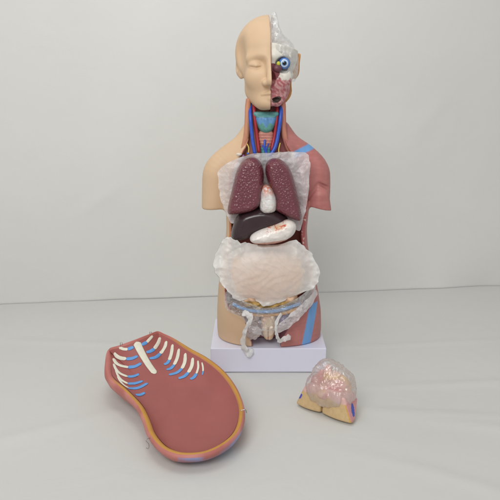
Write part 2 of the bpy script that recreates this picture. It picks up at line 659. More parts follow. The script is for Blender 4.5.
def body_f(X, Y, Z):
    c, a, b = (np.interp(Z, zz, v) for v in (sc_, sa_, sb_))
    # superellipse section, flatter at the back
    e = 2.3
    rr = (np.abs((X - c) / a) ** e + np.abs((Y - YT) / b) ** e) ** (1 / e)
    d = (rr - 1) * np.minimum(a, b) * .9
    d = smin(d, shoulder(X, Y, Z, -1), .016)
    d = smin(d, shoulder(X, Y, Z, 1), .016)
    # biceps swelling under the deltoid on the muscle side
    cc = P(319, 207, Y=YT)
    bi = smin(cap(X, Y, Z, P(319.5, 196, Y=YT - .014), P(322, 214, Y=YT - .014), .0245), cap(X, Y, Z, P(314, 196, Y=YT - .016), P(314, 215, Y=YT - .016), .017), .004)
    bi = smax(bi, -(Z - cc[2]) * .976 - .21 * (X - cc[0]), .003)
    d = smin(d, bi, .0022)
    # groove between deltoid and upper arm
    ga, gb, gc = P(307, 200, Y=YT - .028), P(318.5, 183.5, Y=YT - .031), P(333, 190, Y=YT - .010)
    d = smax(d, -np.minimum(cap(X, Y, Z, ga, gb, .0042), cap(X, Y, Z, gb, gc, .0042)), .003)
    d = smax(d, .066 - Z, .002)
    d = smax(d, Z - ZTOP, .004)
    # the front cover is off: trunk cut on a frontal plane above the pelvis
    cut = (YT - .046) - Y
    zc = P(265, 287, Y=YT - .05)[2]
    d = smax(d, np.minimum(cut, (Z - zc) * -1 + 0 * cut) * 0 + np.where(Z > zc, cut, -1.0), .003)
    zn = P(265, 158, Y=YT)[2]
    cav = np.maximum(d2poly(X, Z, CAV), Y - (YT + .045 - .058 * np.clip((Z - zn + .02) / .02, 0, 1)))
    d = smax(d, -cav, .003)
    pel = np.maximum(d2poly(X, Z, PEL), Y - (YT - .035))
    d = smax(d, -pel, .004)
    return d


def stump_clip(f):
    """flat ends of the arm stumps, applied to everything outside the trunk"""
    def g(X, Y, Z):
        return f(X, Y, Z)
    return g


def seg_d(V, a, b):
    a, b = np.asarray(a), np.asarray(b)
    d = b - a
    h = np.clip((V - a) @ d / (d @ d), 0, 1)
    return np.linalg.norm(V - a - h[:, None] * d, axis=1)


def mixc(c, col, m):
    m = np.clip(m, 0, 1)[:, None]
    return c * (1 - m) + np.asarray(col) * m


def body_paint(V, side):
    n = len(V)
    x, y, z = V.T
    c = np.tile(SKIN if side < 0 else MUSC, (n, 1))
    zc = P(265, 306, Y=YT - .05)[2]
    if side > 0:
        st = fbm(np.stack([x * 60, y * 60, z * 300], 1), 2) * .5 + fbm(np.stack([x * 25, y * 25, z * 25], 1), 2) * .5
        c = mixc(c, MUSC2, .5 + .6 * st)
        # cephalic vein stripe over the shoulder and the long vein of the thigh
        a, b = P(291, 155.5, Y=YT - .02), P(321, 142.5, Y=YT - .02)
        dd = np.abs((x - a[0]) * (b[2] - a[2]) - (z - a[2]) * (b[0] - a[0])) / np.hypot(b[0] - a[0], b[2] - a[2])
        c = mixc(c, BLUE, np.where((x > a[0]) & (z > P(0, 160, Y=YT)[2]), (.0085 - dd) / .0015, 0))
        v0, z0_ = P(312.6, 310, Y=YT - .06)[[0, 2]]
        c = mixc(c, BLUE, np.where(z < P(0, 296, Y=YT)[2], (.0125 - np.abs(x - v0 - .19 * (z - z0_))) / .002, 0))
        zp = P(0, 300, Y=YT)[2]
    # inside of the trunk and cut faces
    dcav = d2poly(x, z, CAV)
    inner = (dcav < .0035) & (y < YT + .05) & (z > zc - .004)
    body = np.array(DARKR) * 1.2
    c = mixc(c, (.40, .12, .10), inner.astype(float))
    zc = P(265, 287, Y=YT - .05)[2]
    face = (y < YT - .0435) & (z > zc) & (np.abs(x - XM) < .125) & (z < P(0, 158, Y=YT)[2]) & (dcav < .03)
    rim = np.array((.50, .20, .10)) if side < 0 else np.array((.42, .11, .11))
    c = mixc(c, rim, face.astype(float))
    spk = vnoise(V * 240)
    if side > 0:
        c = mixc(c, (.70, .58, .52), face * np.clip((spk - .45) / .15, 0, 1))
    else:
        c = mixc(c, (.62, .34, .12), face * (dcav > .007))
        c = mixc(c, (.66, .40, .40), face * (dcav <= .007) * np.clip((spk - .5) / .15, 0, 1))
    dp = d2poly(x, z, PEL)
    pin = (dp < .002) & (y < YT - .03) & (z < zc + .02)
    c = mixc(c, (.34, .15, .17), pin.astype(float))
    # neck block: painted strap muscles
    nk = (z > P(0, 156, Y=YT)[2]) & (np.abs(x - P(266, 130, Y=YT)[0]) < .052) & (y < YT + .02) & (dcav < .012)
    c = mixc(c, (.52, .22, .15) if side < 0 else (.42, .13, .13), nk.astype(float))
    return c


def trunk_half(side):
    lo = np.array([P(196, 200, Y=YT)[0], YT - .115, .055])
    hi = np.array([P(338, 200, Y=YT)[0], YT + .115, ZTOP + .012])
    g = .0003
    if side < 0:
        hi[0] = XM + .006
        f = lambda X, Y, Z: np.maximum(body_f(X, Y, Z), X - XM + g)
    else:
        lo[0] = XM - .006
        f = lambda X, Y, Z: np.maximum(body_f(X, Y, Z), XM + g - X)
    v, q = nets(f, lo, hi, .0025)
    # keep only the largest piece
    o = link_mesh('skin_side' if side < 0 else 'muscle_side', v, q, M_skin if side < 0 else M_musc, ROOT, col=body_paint(v, side))
    return o


trunk_half(-1)
trunk_half(1)

# ------------------------------------------------------------------ head
HU = .002373
HC = P(268.4, 66, Y=YT)
YAW = math.radians(2.5)
cyw, syw = math.cos(YAW), math.sin(YAW)


def hl(X, Y, Z):
    """world -> head-local units (front is -y)"""
    x, y, z = (X - HC[0]) / HU, (Y - HC[1] - .012) / HU, (Z - HC[2]) / HU
    return x * cyw + y * syw, -x * syw + y * cyw, z


def hw(p):
    x, y, z = p
    return np.array([HC[0] + HU * (x * cyw - y * syw), HC[1] + .012 + HU * (x * syw + y * cyw), HC[2] + HU * z])


def head_f(x, y, z, face=True):
    d = ell(x, y, z, (0, 5, 13), (33.5, 41, 36.5))
    d = smin(d, ell(x, y, z, (0, -13, -13), (24.3, 25, 30)), 7)
    d = smin(d, cap(x, y, z, (0, 8, -8), (0, 12, -30), 19, 15), 6)
    ax = np.abs(x)
    d = smin(d, ell(ax, y, z, (15, -26, -12), (8.5, 8, 9)), 8)               # cheek
    d = smin(d, cap(ax, y, z, (14, -8, -25), (7.5, -25, -35), 8.5, 7.5), 8)     # jaw
    d = smin(d, ell(x, y, z, (0, -32, -35.8), (10, 7.5, 6.5)), 6)              # chin
    if face:
        d = smin(d, cap(ax, y, z, (5, -33.5, 6.5), (21, -26, 6), 3.2, 2.6), 8)   # brow
        d = smax(d, -ell(ax, y, z, (13.5, -40.5, .8), (9.5, 9.2, 5.6)), 5)           # eye hollow
        d = smin(d, ell(ax, y, z, (14, -27.6, -.2), (7.2, 6.4, 4.6)), 1.6)        # closed eye
        d = smax(d, -cap(ax, y, z, (8.2, -31.6, -1.6), (14, -34.1, -2.6), .55), .7)
        d = smax(d, -cap(ax, y, z, (14, -34.1, -2.6), (20, -30.2, -1.4), .55), .7)  # lid line
        d = smin(d, cap(ax, y, z, (8.5, -32.4, -.6), (14, -33.6, -1.2), .9), 1.0)
        d = smin(d, cap(ax, y, z, (14, -33.6, -1.2), (19.6, -30.2, -.4), .9), 1.0)
        d = smax(d, -ell(ax, y, z, (30, -15, 12), (5, 12, 14)), 8)               # temple
        d = smin(d, cap(x, y, z, (0, -35, 3), (0, -44.5, -15.5), 3.4, 4.8), 5)    # nose
        d = smin(d, ell(ax, y, z, (5.2, -39.8, -17.6), (3.8, 5, 3.4)), 2.5)      # nostril wings
        d = smax(d, -ell(ax, y, z, (3.4, -42.6, -21.2), (1.7, 2.2, 1.6)), .8)
        d = smax(d, -cap(x, y, z, (0, -41, -22.5), (0, -40.5, -26), 1.2), 1.4)       # philtrum
        d = smin(d, cap(ax, y, z, (0, -38.8, -27.0), (8, -34.8, -28.4), 2.9, 1.4), 1.5)
        d = smin(d, cap(ax, y, z, (0, -37.8, -32.0), (7, -34.2, -31.4), 3.0, 1.5), 1.5)
        d = smax(d, -cap(ax, y, z, (0, -41.6, -29.5), (9, -36.2, -29.8), 1.05), .7)    # mouth line
        d = smax(d, -cap(ax, y, z, (9.5, -39, -19), (13, -34.5, -27), .7), 2.5)
    return d


def ear_f(x, y, z):
    ax = np.abs(x)
    # tilted shell: helix ring and lobe
    d = ell(ax - .25 * (y - 4), y, z, (30, 4, -1.0), (2.6, 6.5, 9))
    d = smin(d, ell(ax - .25 * (y - 4), y, z, (28.3, 1, -8.5), (2.6, 3.6, 4)), 2)
    d = smax(d, -ell(ax - .25 * (y - 4), y, z, (32.4, 2.5, 0), (2.2, 3.6, 5.4)), 1)
    return d


GH = .12


def face_half(X, Y, Z):
    x, y, z = hl(X, Y, Z)
    d = smin(head_f(x, y, z), ear_f(x, y, z), 1.5)
    d = np.maximum(d, x + GH)
    return d * HU


def skull_half(X, Y, Z):
    x, y, z = hl(X, Y, Z)
    d = head_f(x, y, z, False) + 3.0
    d = smin(d, cap(x, y, z, (4, -32, 8), (18, -25.5, 7.5), 2.8, 2.2), 6)
    d = smin(d, cap(x, y, z, (13, -28.5, -10), (21, -17, -9), 2.8, 2.5), 5)           # cheekbone
    d = smax(d, -ell(x, y, z, (13.5, -33, -.2), (9.0, 9, 8)), 1.5)                  # orbit
    d = smax(d, -ell(x, y, z, (1, -36, -14), (4, 8, 8)), 1.5)                     # nasal opening
    d = smax(d, -ell(x, y, z, (6.5 + 0 * z, -32, -33.2 + .0 * x), (5, 6, 2.3)), 1)                  # open mouth
    d = smax(d, (z - 20.5) + .18 * x, 1.0)                                        # calvarium removed
    d = smax(d, -ell(x, y, z, (0, 5, 20), (26.5, 33, 16)), 1)                     # brain hollow
    d = np.maximum(d, GH - x)
    return d * HU


def ear_strip(X, Y, Z):
    x, y, z = hl(X, Y, Z)
    d = smin(head_f(x, y, z, False), ear_f(x, y, z), 2)
    d = smax(d, -(head_f(x, y, z, False) + 4.5), .6)
    d = np.maximum(d, 14 - x)
    d = smax(d, -2.0 - y + .25 * (z + 5), 1)
    d = smax(d, z - 13, 2)
    d = smax(d, -46 - z, 2)
    return d * HU


def hpaint_skull(V):
    x, y, z = hl(*V.T)
    c = np.tile(BONE, (len(V), 1))
    n = fbm(V * 160, 2)
    c = mixc(c, (.55, .49, .42), (n - .3) * .5)
    low = np.clip((-11.5 + 2.5 * n - z - .10 * x) / 1.5, 0, 1)
    m = mixc(np.tile((.46, .13, .15), (len(V), 1)), (.66, .38, .37), .35 + 1.1 * fbm(np.stack([x * .40 + z * .5, y * .15, z * .2 - x * .3], 1), 3))
    c = c * (1 - low[:, None]) + m * low[:, None]
    mouth = ell(x, y, z - .25 * (x - 6), (6.2, -32, -33.2), (5.2, 14, 3.0)) < 0
    c = mixc(c, (.085, .06, .052), mouth.astype(float))
    nose = ell(x, y, z, (1.5, -36, -7), (7.5, 14, 8.5)) < 0
    c = mixc(c, (.20, .05, .06), nose.astype(float))
    return c


hlo, hhi = hw((-42, -52, -52)) - .012, hw((42, 50, 52)) + .012
HEAD = None
v, q = nets(face_half, (hlo[0], YT - .135, HC[2] - .125), (HC[0] + .03, YT + .14, HC[2] + .13), .0017)
x_, y_, z_ = hl(*v.T)
cf = np.tile(SKIN, (len(v), 1))
cf = mixc(cf, (.60, .33, .24), np.where(np.abs(x_ + GH) < .5, .6, 0))
HEAD = link_mesh('head', v, q, M_skin, ROOT, col=cf)
v, q = nets(skull_half, (HC[0] - .03, YT - .135, HC[2] - .125), (HC[0] + .105, YT + .14, HC[2] + .075), .0017)
link_mesh('skull', v, q, M_musc, HEAD, col=hpaint_skull(v))
v, q = nets(ear_strip, (HC[0] + .02, YT - .06, HC[2] - .13), (HC[0] + .11, YT + .14, HC[2] + .05), .0017)
link_mesh('ear', v, q, M_skin, HEAD, col=np.tile((.60, .30, .12), (len(v), 1)))

# eyeball
EC, ER = hw((13.4, -28.5, 1.2)), 6.1 * HU
v, q = nets(lambda X, Y, Z: ell(X, Y, Z, EC, (ER, ER, ER * .96)), EC - ER - .004, EC + ER + .004, .0009)
gd = ray(283.6, 62.8)
gd = -gd / np.linalg.norm(gd)
gd = gd + np.array([.05, 0, 0.03])
gd /= np.linalg.norm(gd)
dn = (v - EC) / np.linalg.norm(v - EC, axis=1)[:, None]
ang = np.arccos(np.clip(dn @ gd, -1, 1))
ce = np.tile((.09, .22, .55), (len(v), 1))
ce = mixc(ce, (.03, .07, .25), (ang - .95) / .15)
ce = mixc(ce, (.80, .80, .80), (.66 - ang) / .08)
ce = mixc(ce, (.22, .42, .75), (.52 - ang) / .06)
ce = mixc(ce, (.005, .005, .006), (.36 - ang) / .05)
M_eye = paint('eye_paint', None, .15, [], .02, 60, spec=.6)
link_mesh('eyeball', v, q, M_eye, HEAD, col=ce)


def blob(name, c, r, col, mat, parent, vs=None, disp=0):
    c, r = np.asarray(c), np.asarray(r)
    vs = vs or float(r.min()) / 6
    v, q = nets(lambda X, Y, Z: ell(X, Y, Z, c, r), c - r - 3 * vs, c + r + 3 * vs, vs)
    if disp:
        v = v + disp * ((v - c) / r) * fbm(v / r.mean() * 1.5, 2)[:, None]
    return link_mesh(name, v, q, mat, parent, col=np.tile(col, (len(v), 1)))


blob('tear_gland', hw((7.4, -33.8, .6)), np.array((1.9, 1.8, 2.3)) * HU, (.50, .50, .05), M_part, HEAD)
blob('nasal_muscle', hw((6.2, -33.5, -3.8)), np.array((4.6, 3.6, 3.6)) * HU, (.14, .045, .06), M_part, HEAD)

# ------------------------------------------------------------------ neck organs
YN = YT - .040


def tube(name, pts, r, mat, parent, n=26, seg=12):
    v, f = tube_geo(spline(pts, n), r, seg)
    return link_mesh(name, v, f, mat, parent)


PN = lambda a, b, dy=0: P(a, b, Y=YN + dy)
tube('vein', [PN(251, 99, .034), PN(250.2, 108, .012), PN(250.5, 118), PN(251.5, 130, -.004), PN(252.8, 142, -.008), PN(255, 154, -.012)], .0044, M_vein, ROOT)
tube('vein', [PN(279.5, 97, .034), PN(281, 106, .012), PN(280.5, 118), PN(278.5, 132, -.004), PN(275.5, 146, -.010), PN(270, 156.5, -.016)], .0046, M_vein, ROOT)
tube('artery', [PN(254, 99, .03), PN(254, 109, .008), PN(255, 120, .002), PN(257, 136, 0), PN(259, 152, -.006)], .0042, M_art, ROOT)
tube('artery', [PN(276.6, 99, .03), PN(277, 109, .008), PN(276.6, 120, .002), PN(274.6, 136, 0), PN(271.6, 150, -.006)], .0042, M_art, ROOT)
tube('nerve', [PN(247.2, 144, -.004), PN(248.8, 148.5, -.012), PN(248, 155, -.016)], .0012, M_nerve, ROOT, 14, 8)
tube('nerve', [PN(280.2, 143, -.004), PN(278.8, 149, -.012), PN(279, 155, -.016)], .0012, M_nerve, ROOT, 14, 8)
# strap muscles flanking the open neck
for pts, nm in (([(248.5, 99), (247.8, 108), (247.6, 120), (246.4, 135), (243.5, 148), (239, 157)], 'neck_muscle'), ([(282, 97), (283, 106), (283, 118), (283.8, 132), (287, 145), (291, 154)], 'neck_muscle')):
    pp = [PN(a, b, .012) for a, b in pts]
    v, f = tube_geo(spline(pp, 24), [.0062 + .0012 * math.sin(math.pi * k / 23) for k in range(24)], 12)
    c = mixc(np.tile((.58, .29, .16) if pts[0][0] < 260 else (.42, .14, .12), (len(v), 1)), (.50, .22, .14), .5 + fbm(np.stack([v[:, 0] * 300, v[:, 1] * 300, v[:, 2] * 40], 1), 2))
    link_mesh(nm, v, f, M_musc, ROOT, col=c)


def larynx_f(X, Y, Z):
    d = None
    C = lambda a, b, dy, r: ell(X, Y, Z, PN(a, b, dy), r)
    d = pillow(X, Y, Z, smooth_poly(poly([(256, 113), (276, 113), (277, 118), (273, 131), (266, 134.5), (259, 131), (255, 118)], YN), 2), YN + .004, .015, .012)
    d = smin(d, cap(X, Y, Z, PN(266, 120, -.010), PN(266, 127, -.006), .0045, .003), .006)
    d = smin(d, cap(X, Y, Z, PN(255.5, 114, .002), PN(276.5, 114, .002), .0055), .003)
    return d


c0 = PN(266, 123)
v, q = nets(larynx_f, c0 - (.04, .035, .045), c0 + (.04, .035, .045), .0012)
pyv = np.interp(v[:, 2], [PN(266, 140)[2], PN(266, 105)[2]], [140, 105])
nn = fbm(v * 220, 2)
c = np.tile((.11, .30, .30), (len(v), 1))
c = mixc(c, (.13, .30, .55), np.clip((pyv - 117) / .8, 0, 1))
xl = (v[:, 0] - PN(266, 123)[0]) / .0024
c = mixc(c, (.12, .32, .27), np.clip((pyv - (125.5 - .45 * np.abs(xl) + 1.6 * np.cos(xl * .9))) / .8, 0, 1))
c = mixc(c, (.06, .12, .22), np.clip(1 - np.abs(pyv - 117.2) / .5, 0, 1) * .5)
c = mixc(c, c * .75, np.clip(nn, 0, 1))
link_mesh('larynx', v, q, M_part, ROOT, col=c)


def trach_f(X, Y, Z):
    d = pillow(X, Y, Z, smooth_poly(poly([(258, 130), (274, 130), (273.5, 140), (271, 149), (270, 172), (262, 172), (261, 149), (258.5, 140)], YN), 2), YN + .006, .012, .010)
    zr = np.sin(Z * 900) * .0004
    return d + zr


v, q = nets(trach_f, PN(252, 175) - (.01, .03, .01), PN(279, 126) + (.01, .03, .01), .0012)
pyv = np.interp(v[:, 2], [PN(266, 175)[2], PN(266, 125)[2]], [175, 125])
c = np.tile((.50, .20, .16), (len(v), 1))
c = mixc(c, (.56, .30, .22), np.clip(fbm(v * 200, 2), 0, 1) * .8)
c = mixc(c, (.10, .33, .36), np.clip((pyv - 146) / 1.5, 0, 1))
link_mesh('trachea', v, q, M_part, ROOT, col=c)
tube('thyroid_vein', [PN(265, 140, -.008), PN(264.5, 146, -.012), PN(266, 150, -.012), PN(266, 157, -.014)], .0026, M_vein, ROOT, 16, 10)
tube('thyroid_vein', [PN(262, 145, -.008), PN(263.8, 148, -.012), PN(265, 152, -.013)], .0016, M_vein, ROOT, 14, 8)
tube('thyroid_vein', [PN(268.6, 143.5, -.008), PN(267, 147, -.012), PN(266, 151, -.013)], .0016, M_vein, ROOT, 14, 8)
blob('collarbone', PN(239, 154.5, -.010), (.0075, .005, .0040), (.74, .66, .58), M_part, ROOT, .0012, .0015)
blob('collarbone', PN(291.5, 154, -.012), (.0070, .005, .0035), (.70, .62, .55), M_part, ROOT, .0012, .0015)
blob('cut_vessel', PN(243.6, 156, -.014), (.0035, .004, .0032), (.20, .07, .22), M_part, ROOT)
blob('cut_vessel', PN(248, 153.6, -.014), (.003, .004, .003), (.05, .13, .5), M_part, ROOT)

# symphysis and bladder left in the pelvis opening
def symph_f(X, Y, Z):
    Yp = YT - .088
    d = pillow(X, Y, Z, smooth_poly(poly([(261.5, 309), (275.5, 309), (275.5, 325), (274, 339), (270.5, 341.5), (266, 341), (262.5, 337), (261, 325)], Yp), 2), Yp + .012, .016, .012)
    a, b = P(268, 326, Y=Yp - .004), P(268.3, 343, Y=Yp - .004)
    return smax(d, -cap(X, Y, Z, a, b, .0017), .002)


cS = P(268, 325, Y=YT - .08)
v, q = nets(symph_f, cS - (.04, .04, .065), cS + (.04, .04, .06), .0014)
c = mixc(np.tile((.74, .56, .36), (len(v), 1)), (.72, .44, .32), np.clip(fbm(v * 90, 2), 0, 1))
Yp = YT - .088
dsl = np.abs(v[:, 0] - P(268.1, 334, Y=Yp)[0])
c = mixc(c, (.30, .12, .08), np.where((v[:, 2] < P(268, 327, Y=Yp)[2]) & (v[:, 1] < Yp + .004), (.0016 - dsl) / .0007, 0))
link_mesh('pelvic_organ', v, q, M_part, ROOT, col=c)
blob('pelvic_muscle', P(284, 318, Y=YT - .066), (.013, .014, .017), (.14, .10, .32), M_part, ROOT, .002, .002)
blob('pelvic_muscle', P(254, 317, Y=YT - .066), (.014, .014, .017), (.42, .22, .18), M_part, ROOT, .002, .002)
tube('pelvic_vessel', [P(233, 304, Y=YT - .085), P(246, 309.5, Y=YT - .098), P(262, 311.5, Y=YT - .104), P(280, 310, Y=YT - .100), P(300, 303.5, Y=YT - .082)], .0042, M_cart, ROOT, 30)
tube('pelvic_vessel', [P(246, 313, Y=YT - .085), P(258, 315, Y=YT - .095), P(280, 314, Y=YT - .095), P(299, 308.5, Y=YT - .085)], .004, M_band, ROOT, 30)

# ------------------------------------------------------------------ loose organs
def pil_obj(name, pts, y0, T, mat, vs=.0018, R=None, ncut=2, extra=None, colf=None, disp=None):
    pg = smooth_poly(poly(pts, y0), ncut)
    lo = np.array([pg[:, 0].min() - .012, y0 - T - .03, pg[:, 1].min() - .012])
    hi = np.array([pg[:, 0].max() + .012, y0 + T + .03, pg[:, 1].max() + .012])

    def f(X, Y, Z):
        d = pillow(X, Y, Z, pg, y0, T, R)
        return extra(d, X, Y, Z) if extra else d
    v, q = nets(f, lo, hi, vs)
    if disp:
        v = disp(v)
    return link_mesh(name, v, q, mat, col=colf(v) if colf else None)


def fuller(pts, cx, k):
    """lung outline filled out sideways, most at its top"""
    return [(cx + (x - cx) * (k if y < 195 else (k + 1) / 2), y) for x, y in pts]


o = pil_obj('lung', fuller([(250, 157.2), (256.5, 158), (260.8, 163.5), (262.8, 173), (262.3, 184), (261.5, 196), (260.3, 203.5), (255.6, 209), (249, 211.5), (241, 213.2), (234, 214.2), (228.4, 214),
                     (229, 206), (231.4, 195.6), (234.5, 185), (236.6, 175), (239.6, 166), (244, 160)], 250, 1.10), YT - .085, .034, M_lung, .0016, .0145)
tag(o, 'maroon pebbled lung on the skin side, its inner edge left of the white heart', 'lung', 'pair of maroon lungs')
o = pil_obj('lung', fuller([(274, 157.8), (281, 159), (287.5, 165.5), (292, 176.5), (295, 190), (298.5, 204), (301, 216), (299.5, 220.8), (294, 219.6), (287, 216.4), (280, 212.6), (274.4, 209.5),
                     (274.8, 203), (275, 197), (271.4, 187), (267.6, 178), (266.2, 169), (268, 161)], 280, 1.10), YT - .085, .034, M_lung, .0016, .0145)
tag(o, 'maroon pebbled lung on the muscle side, with a long pointed lower outer corner', 'lung', 'pair of maroon lungs')


def heart_col(v):
    c = np.tile((.74, .72, .70), (len(v), 1))
    n = ridge(v * 120, 2)
    top = np.interp(v[:, 2], [P(268, 196, Y=YT - .09)[2], P(268, 188, Y=YT - .09)[2]], [0, 1])
    c = mixc(c, (.62, .16, .08), np.clip(top, 0, 1) * np.clip(n * 1.2, .25, 1))
    c = mixc(c, (.60, .45, .40), np.clip((n - .9) / .3, 0, 1) * .5)
    return c


o = pil_obj('heart', [(263, 184.5), (269.5, 184.5), (273.5, 189.5), (276.5, 196), (277.5, 204), (276, 211), (268, 213.5), (261, 212), (258.8, 205), (259.6, 196), (260.5, 189)], YT - .090, .030, M_white, .0014, .016, colf=heart_col,
            disp=lambda v: v + .0012 * fbm(v * 140, 3)[:, None] * np.array([[.3, 1, .3]]))
tag(o, 'small white film-wrapped heart wedged between the two maroon lungs', 'heart')

o = pil_obj('liver', [(240, 212), (250, 208), (262, 206), (274, 208), (283, 213), (289, 219), (286, 224), (274, 228), (262, 231), (254, 234), (249, 238.5), (241, 240.5), (231.5, 241.5), (231, 232), (234.5, 220)],
            YT - .075, .036, M_liver, .0018, .020, ncut=1)
tag(o, 'dark purple-black glossy liver under the lungs, above the white stomach', 'liver')


def stom_col(v):
    c = np.tile((.76, .72, .68), (len(v), 1))
    n, g = ridge(v * 110, 2), fbm(v * 45, 2)
    a = P(277, 226.5, Y=YT - .12)
    m = np.exp(-((v[:, 0] - a[0]) / .022) ** 2 - ((v[:, 2] - a[2] + .25 * (a[0] - v[:, 0])) / .008) ** 2)
    c = mixc(c, (.62, .34, .14), np.clip(m * (1.1 + g), 0, 1) * .75)
    c = mixc(c, (.55, .10, .05), np.clip((n - .85) / .35, 0, 1) * np.clip(m * 2, 0, 1))
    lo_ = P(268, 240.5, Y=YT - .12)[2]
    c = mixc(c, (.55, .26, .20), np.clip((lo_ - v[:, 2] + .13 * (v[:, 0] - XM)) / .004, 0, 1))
    return c


o = pil_obj('stomach', [(249.3, 238), (252, 234), (258, 230.5), (266, 227.5), (274, 225), (281, 222), (287, 219.3), (293, 220.6), (296.6, 225), (295.5, 232), (290, 238), (281, 242), (268, 244.2), (256, 243.8), (250.5, 241.5)],
            YT - .108, .026, M_white, .0015, .020, colf=stom_col, disp=lambda v: v + .0010 * fbm(v * 120, 3)[:, None] * np.array([[.3, 1, .3]]))
tag(o, 'white stomach with orange and red vein patch, lying across the dark liver', 'stomach')


def bowel_f(d, X, Y, Z):
    return d + .0035 * np.sin(X * 190 + 2 * np.sin(Z * 90)) * np.sin(Z * 230 + 1.5 * np.sin(X * 80))


def bowel_col(v):
    c = np.tile((.80, .55, .38), (len(v), 1))
    c = mixc(c, (.74, .46, .28), np.clip(fbm(v * 60, 2), 0, 1))
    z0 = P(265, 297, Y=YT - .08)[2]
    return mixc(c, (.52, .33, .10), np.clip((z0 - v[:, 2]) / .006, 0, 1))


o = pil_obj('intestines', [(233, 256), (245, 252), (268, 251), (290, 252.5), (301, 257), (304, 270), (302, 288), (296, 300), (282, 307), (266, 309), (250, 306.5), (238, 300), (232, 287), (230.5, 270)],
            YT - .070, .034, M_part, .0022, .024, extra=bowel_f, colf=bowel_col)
tag(o, 'pale beige intestines showing through the white foam wrap over the belly', 'intestines')

# ------------------------------------------------------------------ packing films
def fan_sheet(pts, Y0, yfun, nr=36, na=220, edge=.0012, back=None):
    """sheet filling an outline; yfun(x, z, s) gives how far it stands forward, s = 0 centre .. 1 edge"""
    pg = smooth_poly(poly(pts, Y0), 1)
    seg = np.linalg.norm(np.roll(pg, -1, 0) - pg, axis=1)
    cum = np.concatenate([[0], np.cumsum(seg)])
    t = np.linspace(0, cum[-1], na, endpoint=False)
    pc = np.vstack([pg, pg[:1]])
    B = np.stack([np.interp(t, cum, pc[:, 0]), np.interp(t, cum, pc[:, 1])], 1)
    c = B.mean(0)
    B0 = B
    EN = edge * fbm(np.stack([B[:, 0] * 90, B[:, 1] * 90, 0 * t], 1), 3)[:, None] * np.array([[1, 1]])
    fr_ = (np.linspace(0, 1, na, endpoint=False))
    V = [np.array([c[0], Y0 - yfun(np.array([c[0]]), np.array([c[1]]), np.array([0.]))[0], c[1]])]
    F = []
    for r in range(1, nr + 1):
        s = r / nr
        q = c + (B0 - c) * s + EN * s ** 5
        y = Y0 - yfun(q[:, 0], q[:, 1], np.full(na, s))
        V += [np.array([q[k, 0], y[k], q[k, 1]]) for k in range(na)]
    for k in range(na):
        F.append((0, 1 + k, 1 + (k + 1) % na))
    for r in range(nr - 1):
        for k in range(na):
            a, b = 1 + r * na + k, 1 + r * na + (k + 1) % na
            F.append((a, a + na, b + na, b))
    return np.array(V), F


def wr(x, z, sc, amp, seed=0, o=3):
    return amp * ridge(np.stack([x * sc, z * sc, 0 * x + seed], 1), o)


LX = P(267, 190, Y=YT)[0]
v, f = fan_sheet([(247, 155), (256, 152.5), (270, 153), (284, 151.5), (297, 151.5), (308, 152.5), (310, 160), (309.3, 178), (308.3, 195), (305.5, 210), (302.5, 222), (300, 231.5), (294, 229),
                  (280, 224), (255, 224), (238, 222), (230, 223), (226.5, 214), (222.5, 205), (219, 192), (217.8, 180), (217, 172.5), (221, 168), (228, 162), (238, 158)],
                 YT - .060, lambda x, z, s: wr(x, z, 26, .0032, 3) + .0012 * ridge(np.stack([x * 110, z * 110, 0 * x], 1), 2) + .004 - .012 * np.clip((np.abs(x - LX) - .075) / .05, 0, 1) ** 2 + .006 * s * vnoise(np.stack([x * 40, z * 40, 0 * x], 1)), 40, 260)
o = link_mesh('plastic_sheet', v, f, F_sheet)
tag(o, 'milky crinkled plastic sheet spread behind the two maroon lungs', 'plastic sheet')

# foam wrap around the intestines
WR = [(222, 239.5), (228, 236.5), (237, 240), (246, 242.6), (258, 245), (270, 246), (282, 244.2), (290, 240.5), (297, 238.4), (302, 243), (309, 250), (316.5, 261), (320, 270), (318.4, 279),
      (313, 288), (306, 292), (299, 293.6), (292, 296.5), (285, 300), (276, 303), (266, 305.8), (259, 303), (253, 297.8), (247, 299.5), (239, 300), (231, 294), (225, 286), (220, 278), (213.2, 268), (214.6, 256), (219, 247)]
WX, WZ = P(267, 273, Y=YT - .12)[[0, 2]]


def wrap_y(x, z, s):
    se = np.sqrt(((x - WX) / .112) ** 2 + ((z - WZ) / .076) ** 2)
    bel = .034 * (1 - np.clip(se, 0, 1) ** 2.6)
    flap = np.clip((se - .70) / .35, 0, 1)
    return bel + flap * (wr(x, z, 15, .0085, 8, 2) + .0026 * ridge(np.stack([x * 55, z * 55, 0 * x], 1), 2)) + .0003 * ridge(np.stack([x * 20, z * 34, 0 * x + 3], 1), 2) + .0005 * fbm(np.stack([x * 60, z * 60, 0 * x], 1), 2) + .004 * flap


def wrap_back(x, z, s):
    se = np.sqrt(((x - WX) / .112) ** 2 + ((z - WZ) / .076) ** 2)
    return wrap_y(x, z, s) - np.minimum(.006, .05 * (1 - s)) - .055 * np.clip((.95 - se) / .5, 0, 1) - .034 * (1 - np.clip(se, 0, 1) ** 2.6)


v, f = fan_sheet(WR, YT - .104, wrap_y, 60, 320, .0024)
v2, f2 = fan_sheet(WR, YT - .104, wrap_back, 60, 320, .0024)
nb = 320                                     # weld the two faces of the bag along the outline
off = len(v) - 0
last = len(v) - nb
mp_ = {len(v2) - nb + k: last + k for k in range(nb)}
f = f + [tuple(mp_.get(i, i + off) for i in reversed(q)) for q in f2]
v = np.vstack([v, v2[:-nb]])
o = link_mesh('foam_wrap', v, f, F_wrap)
tag(o, 'white crumpled foam wrap covering the intestines across the belly', 'packing wrap')

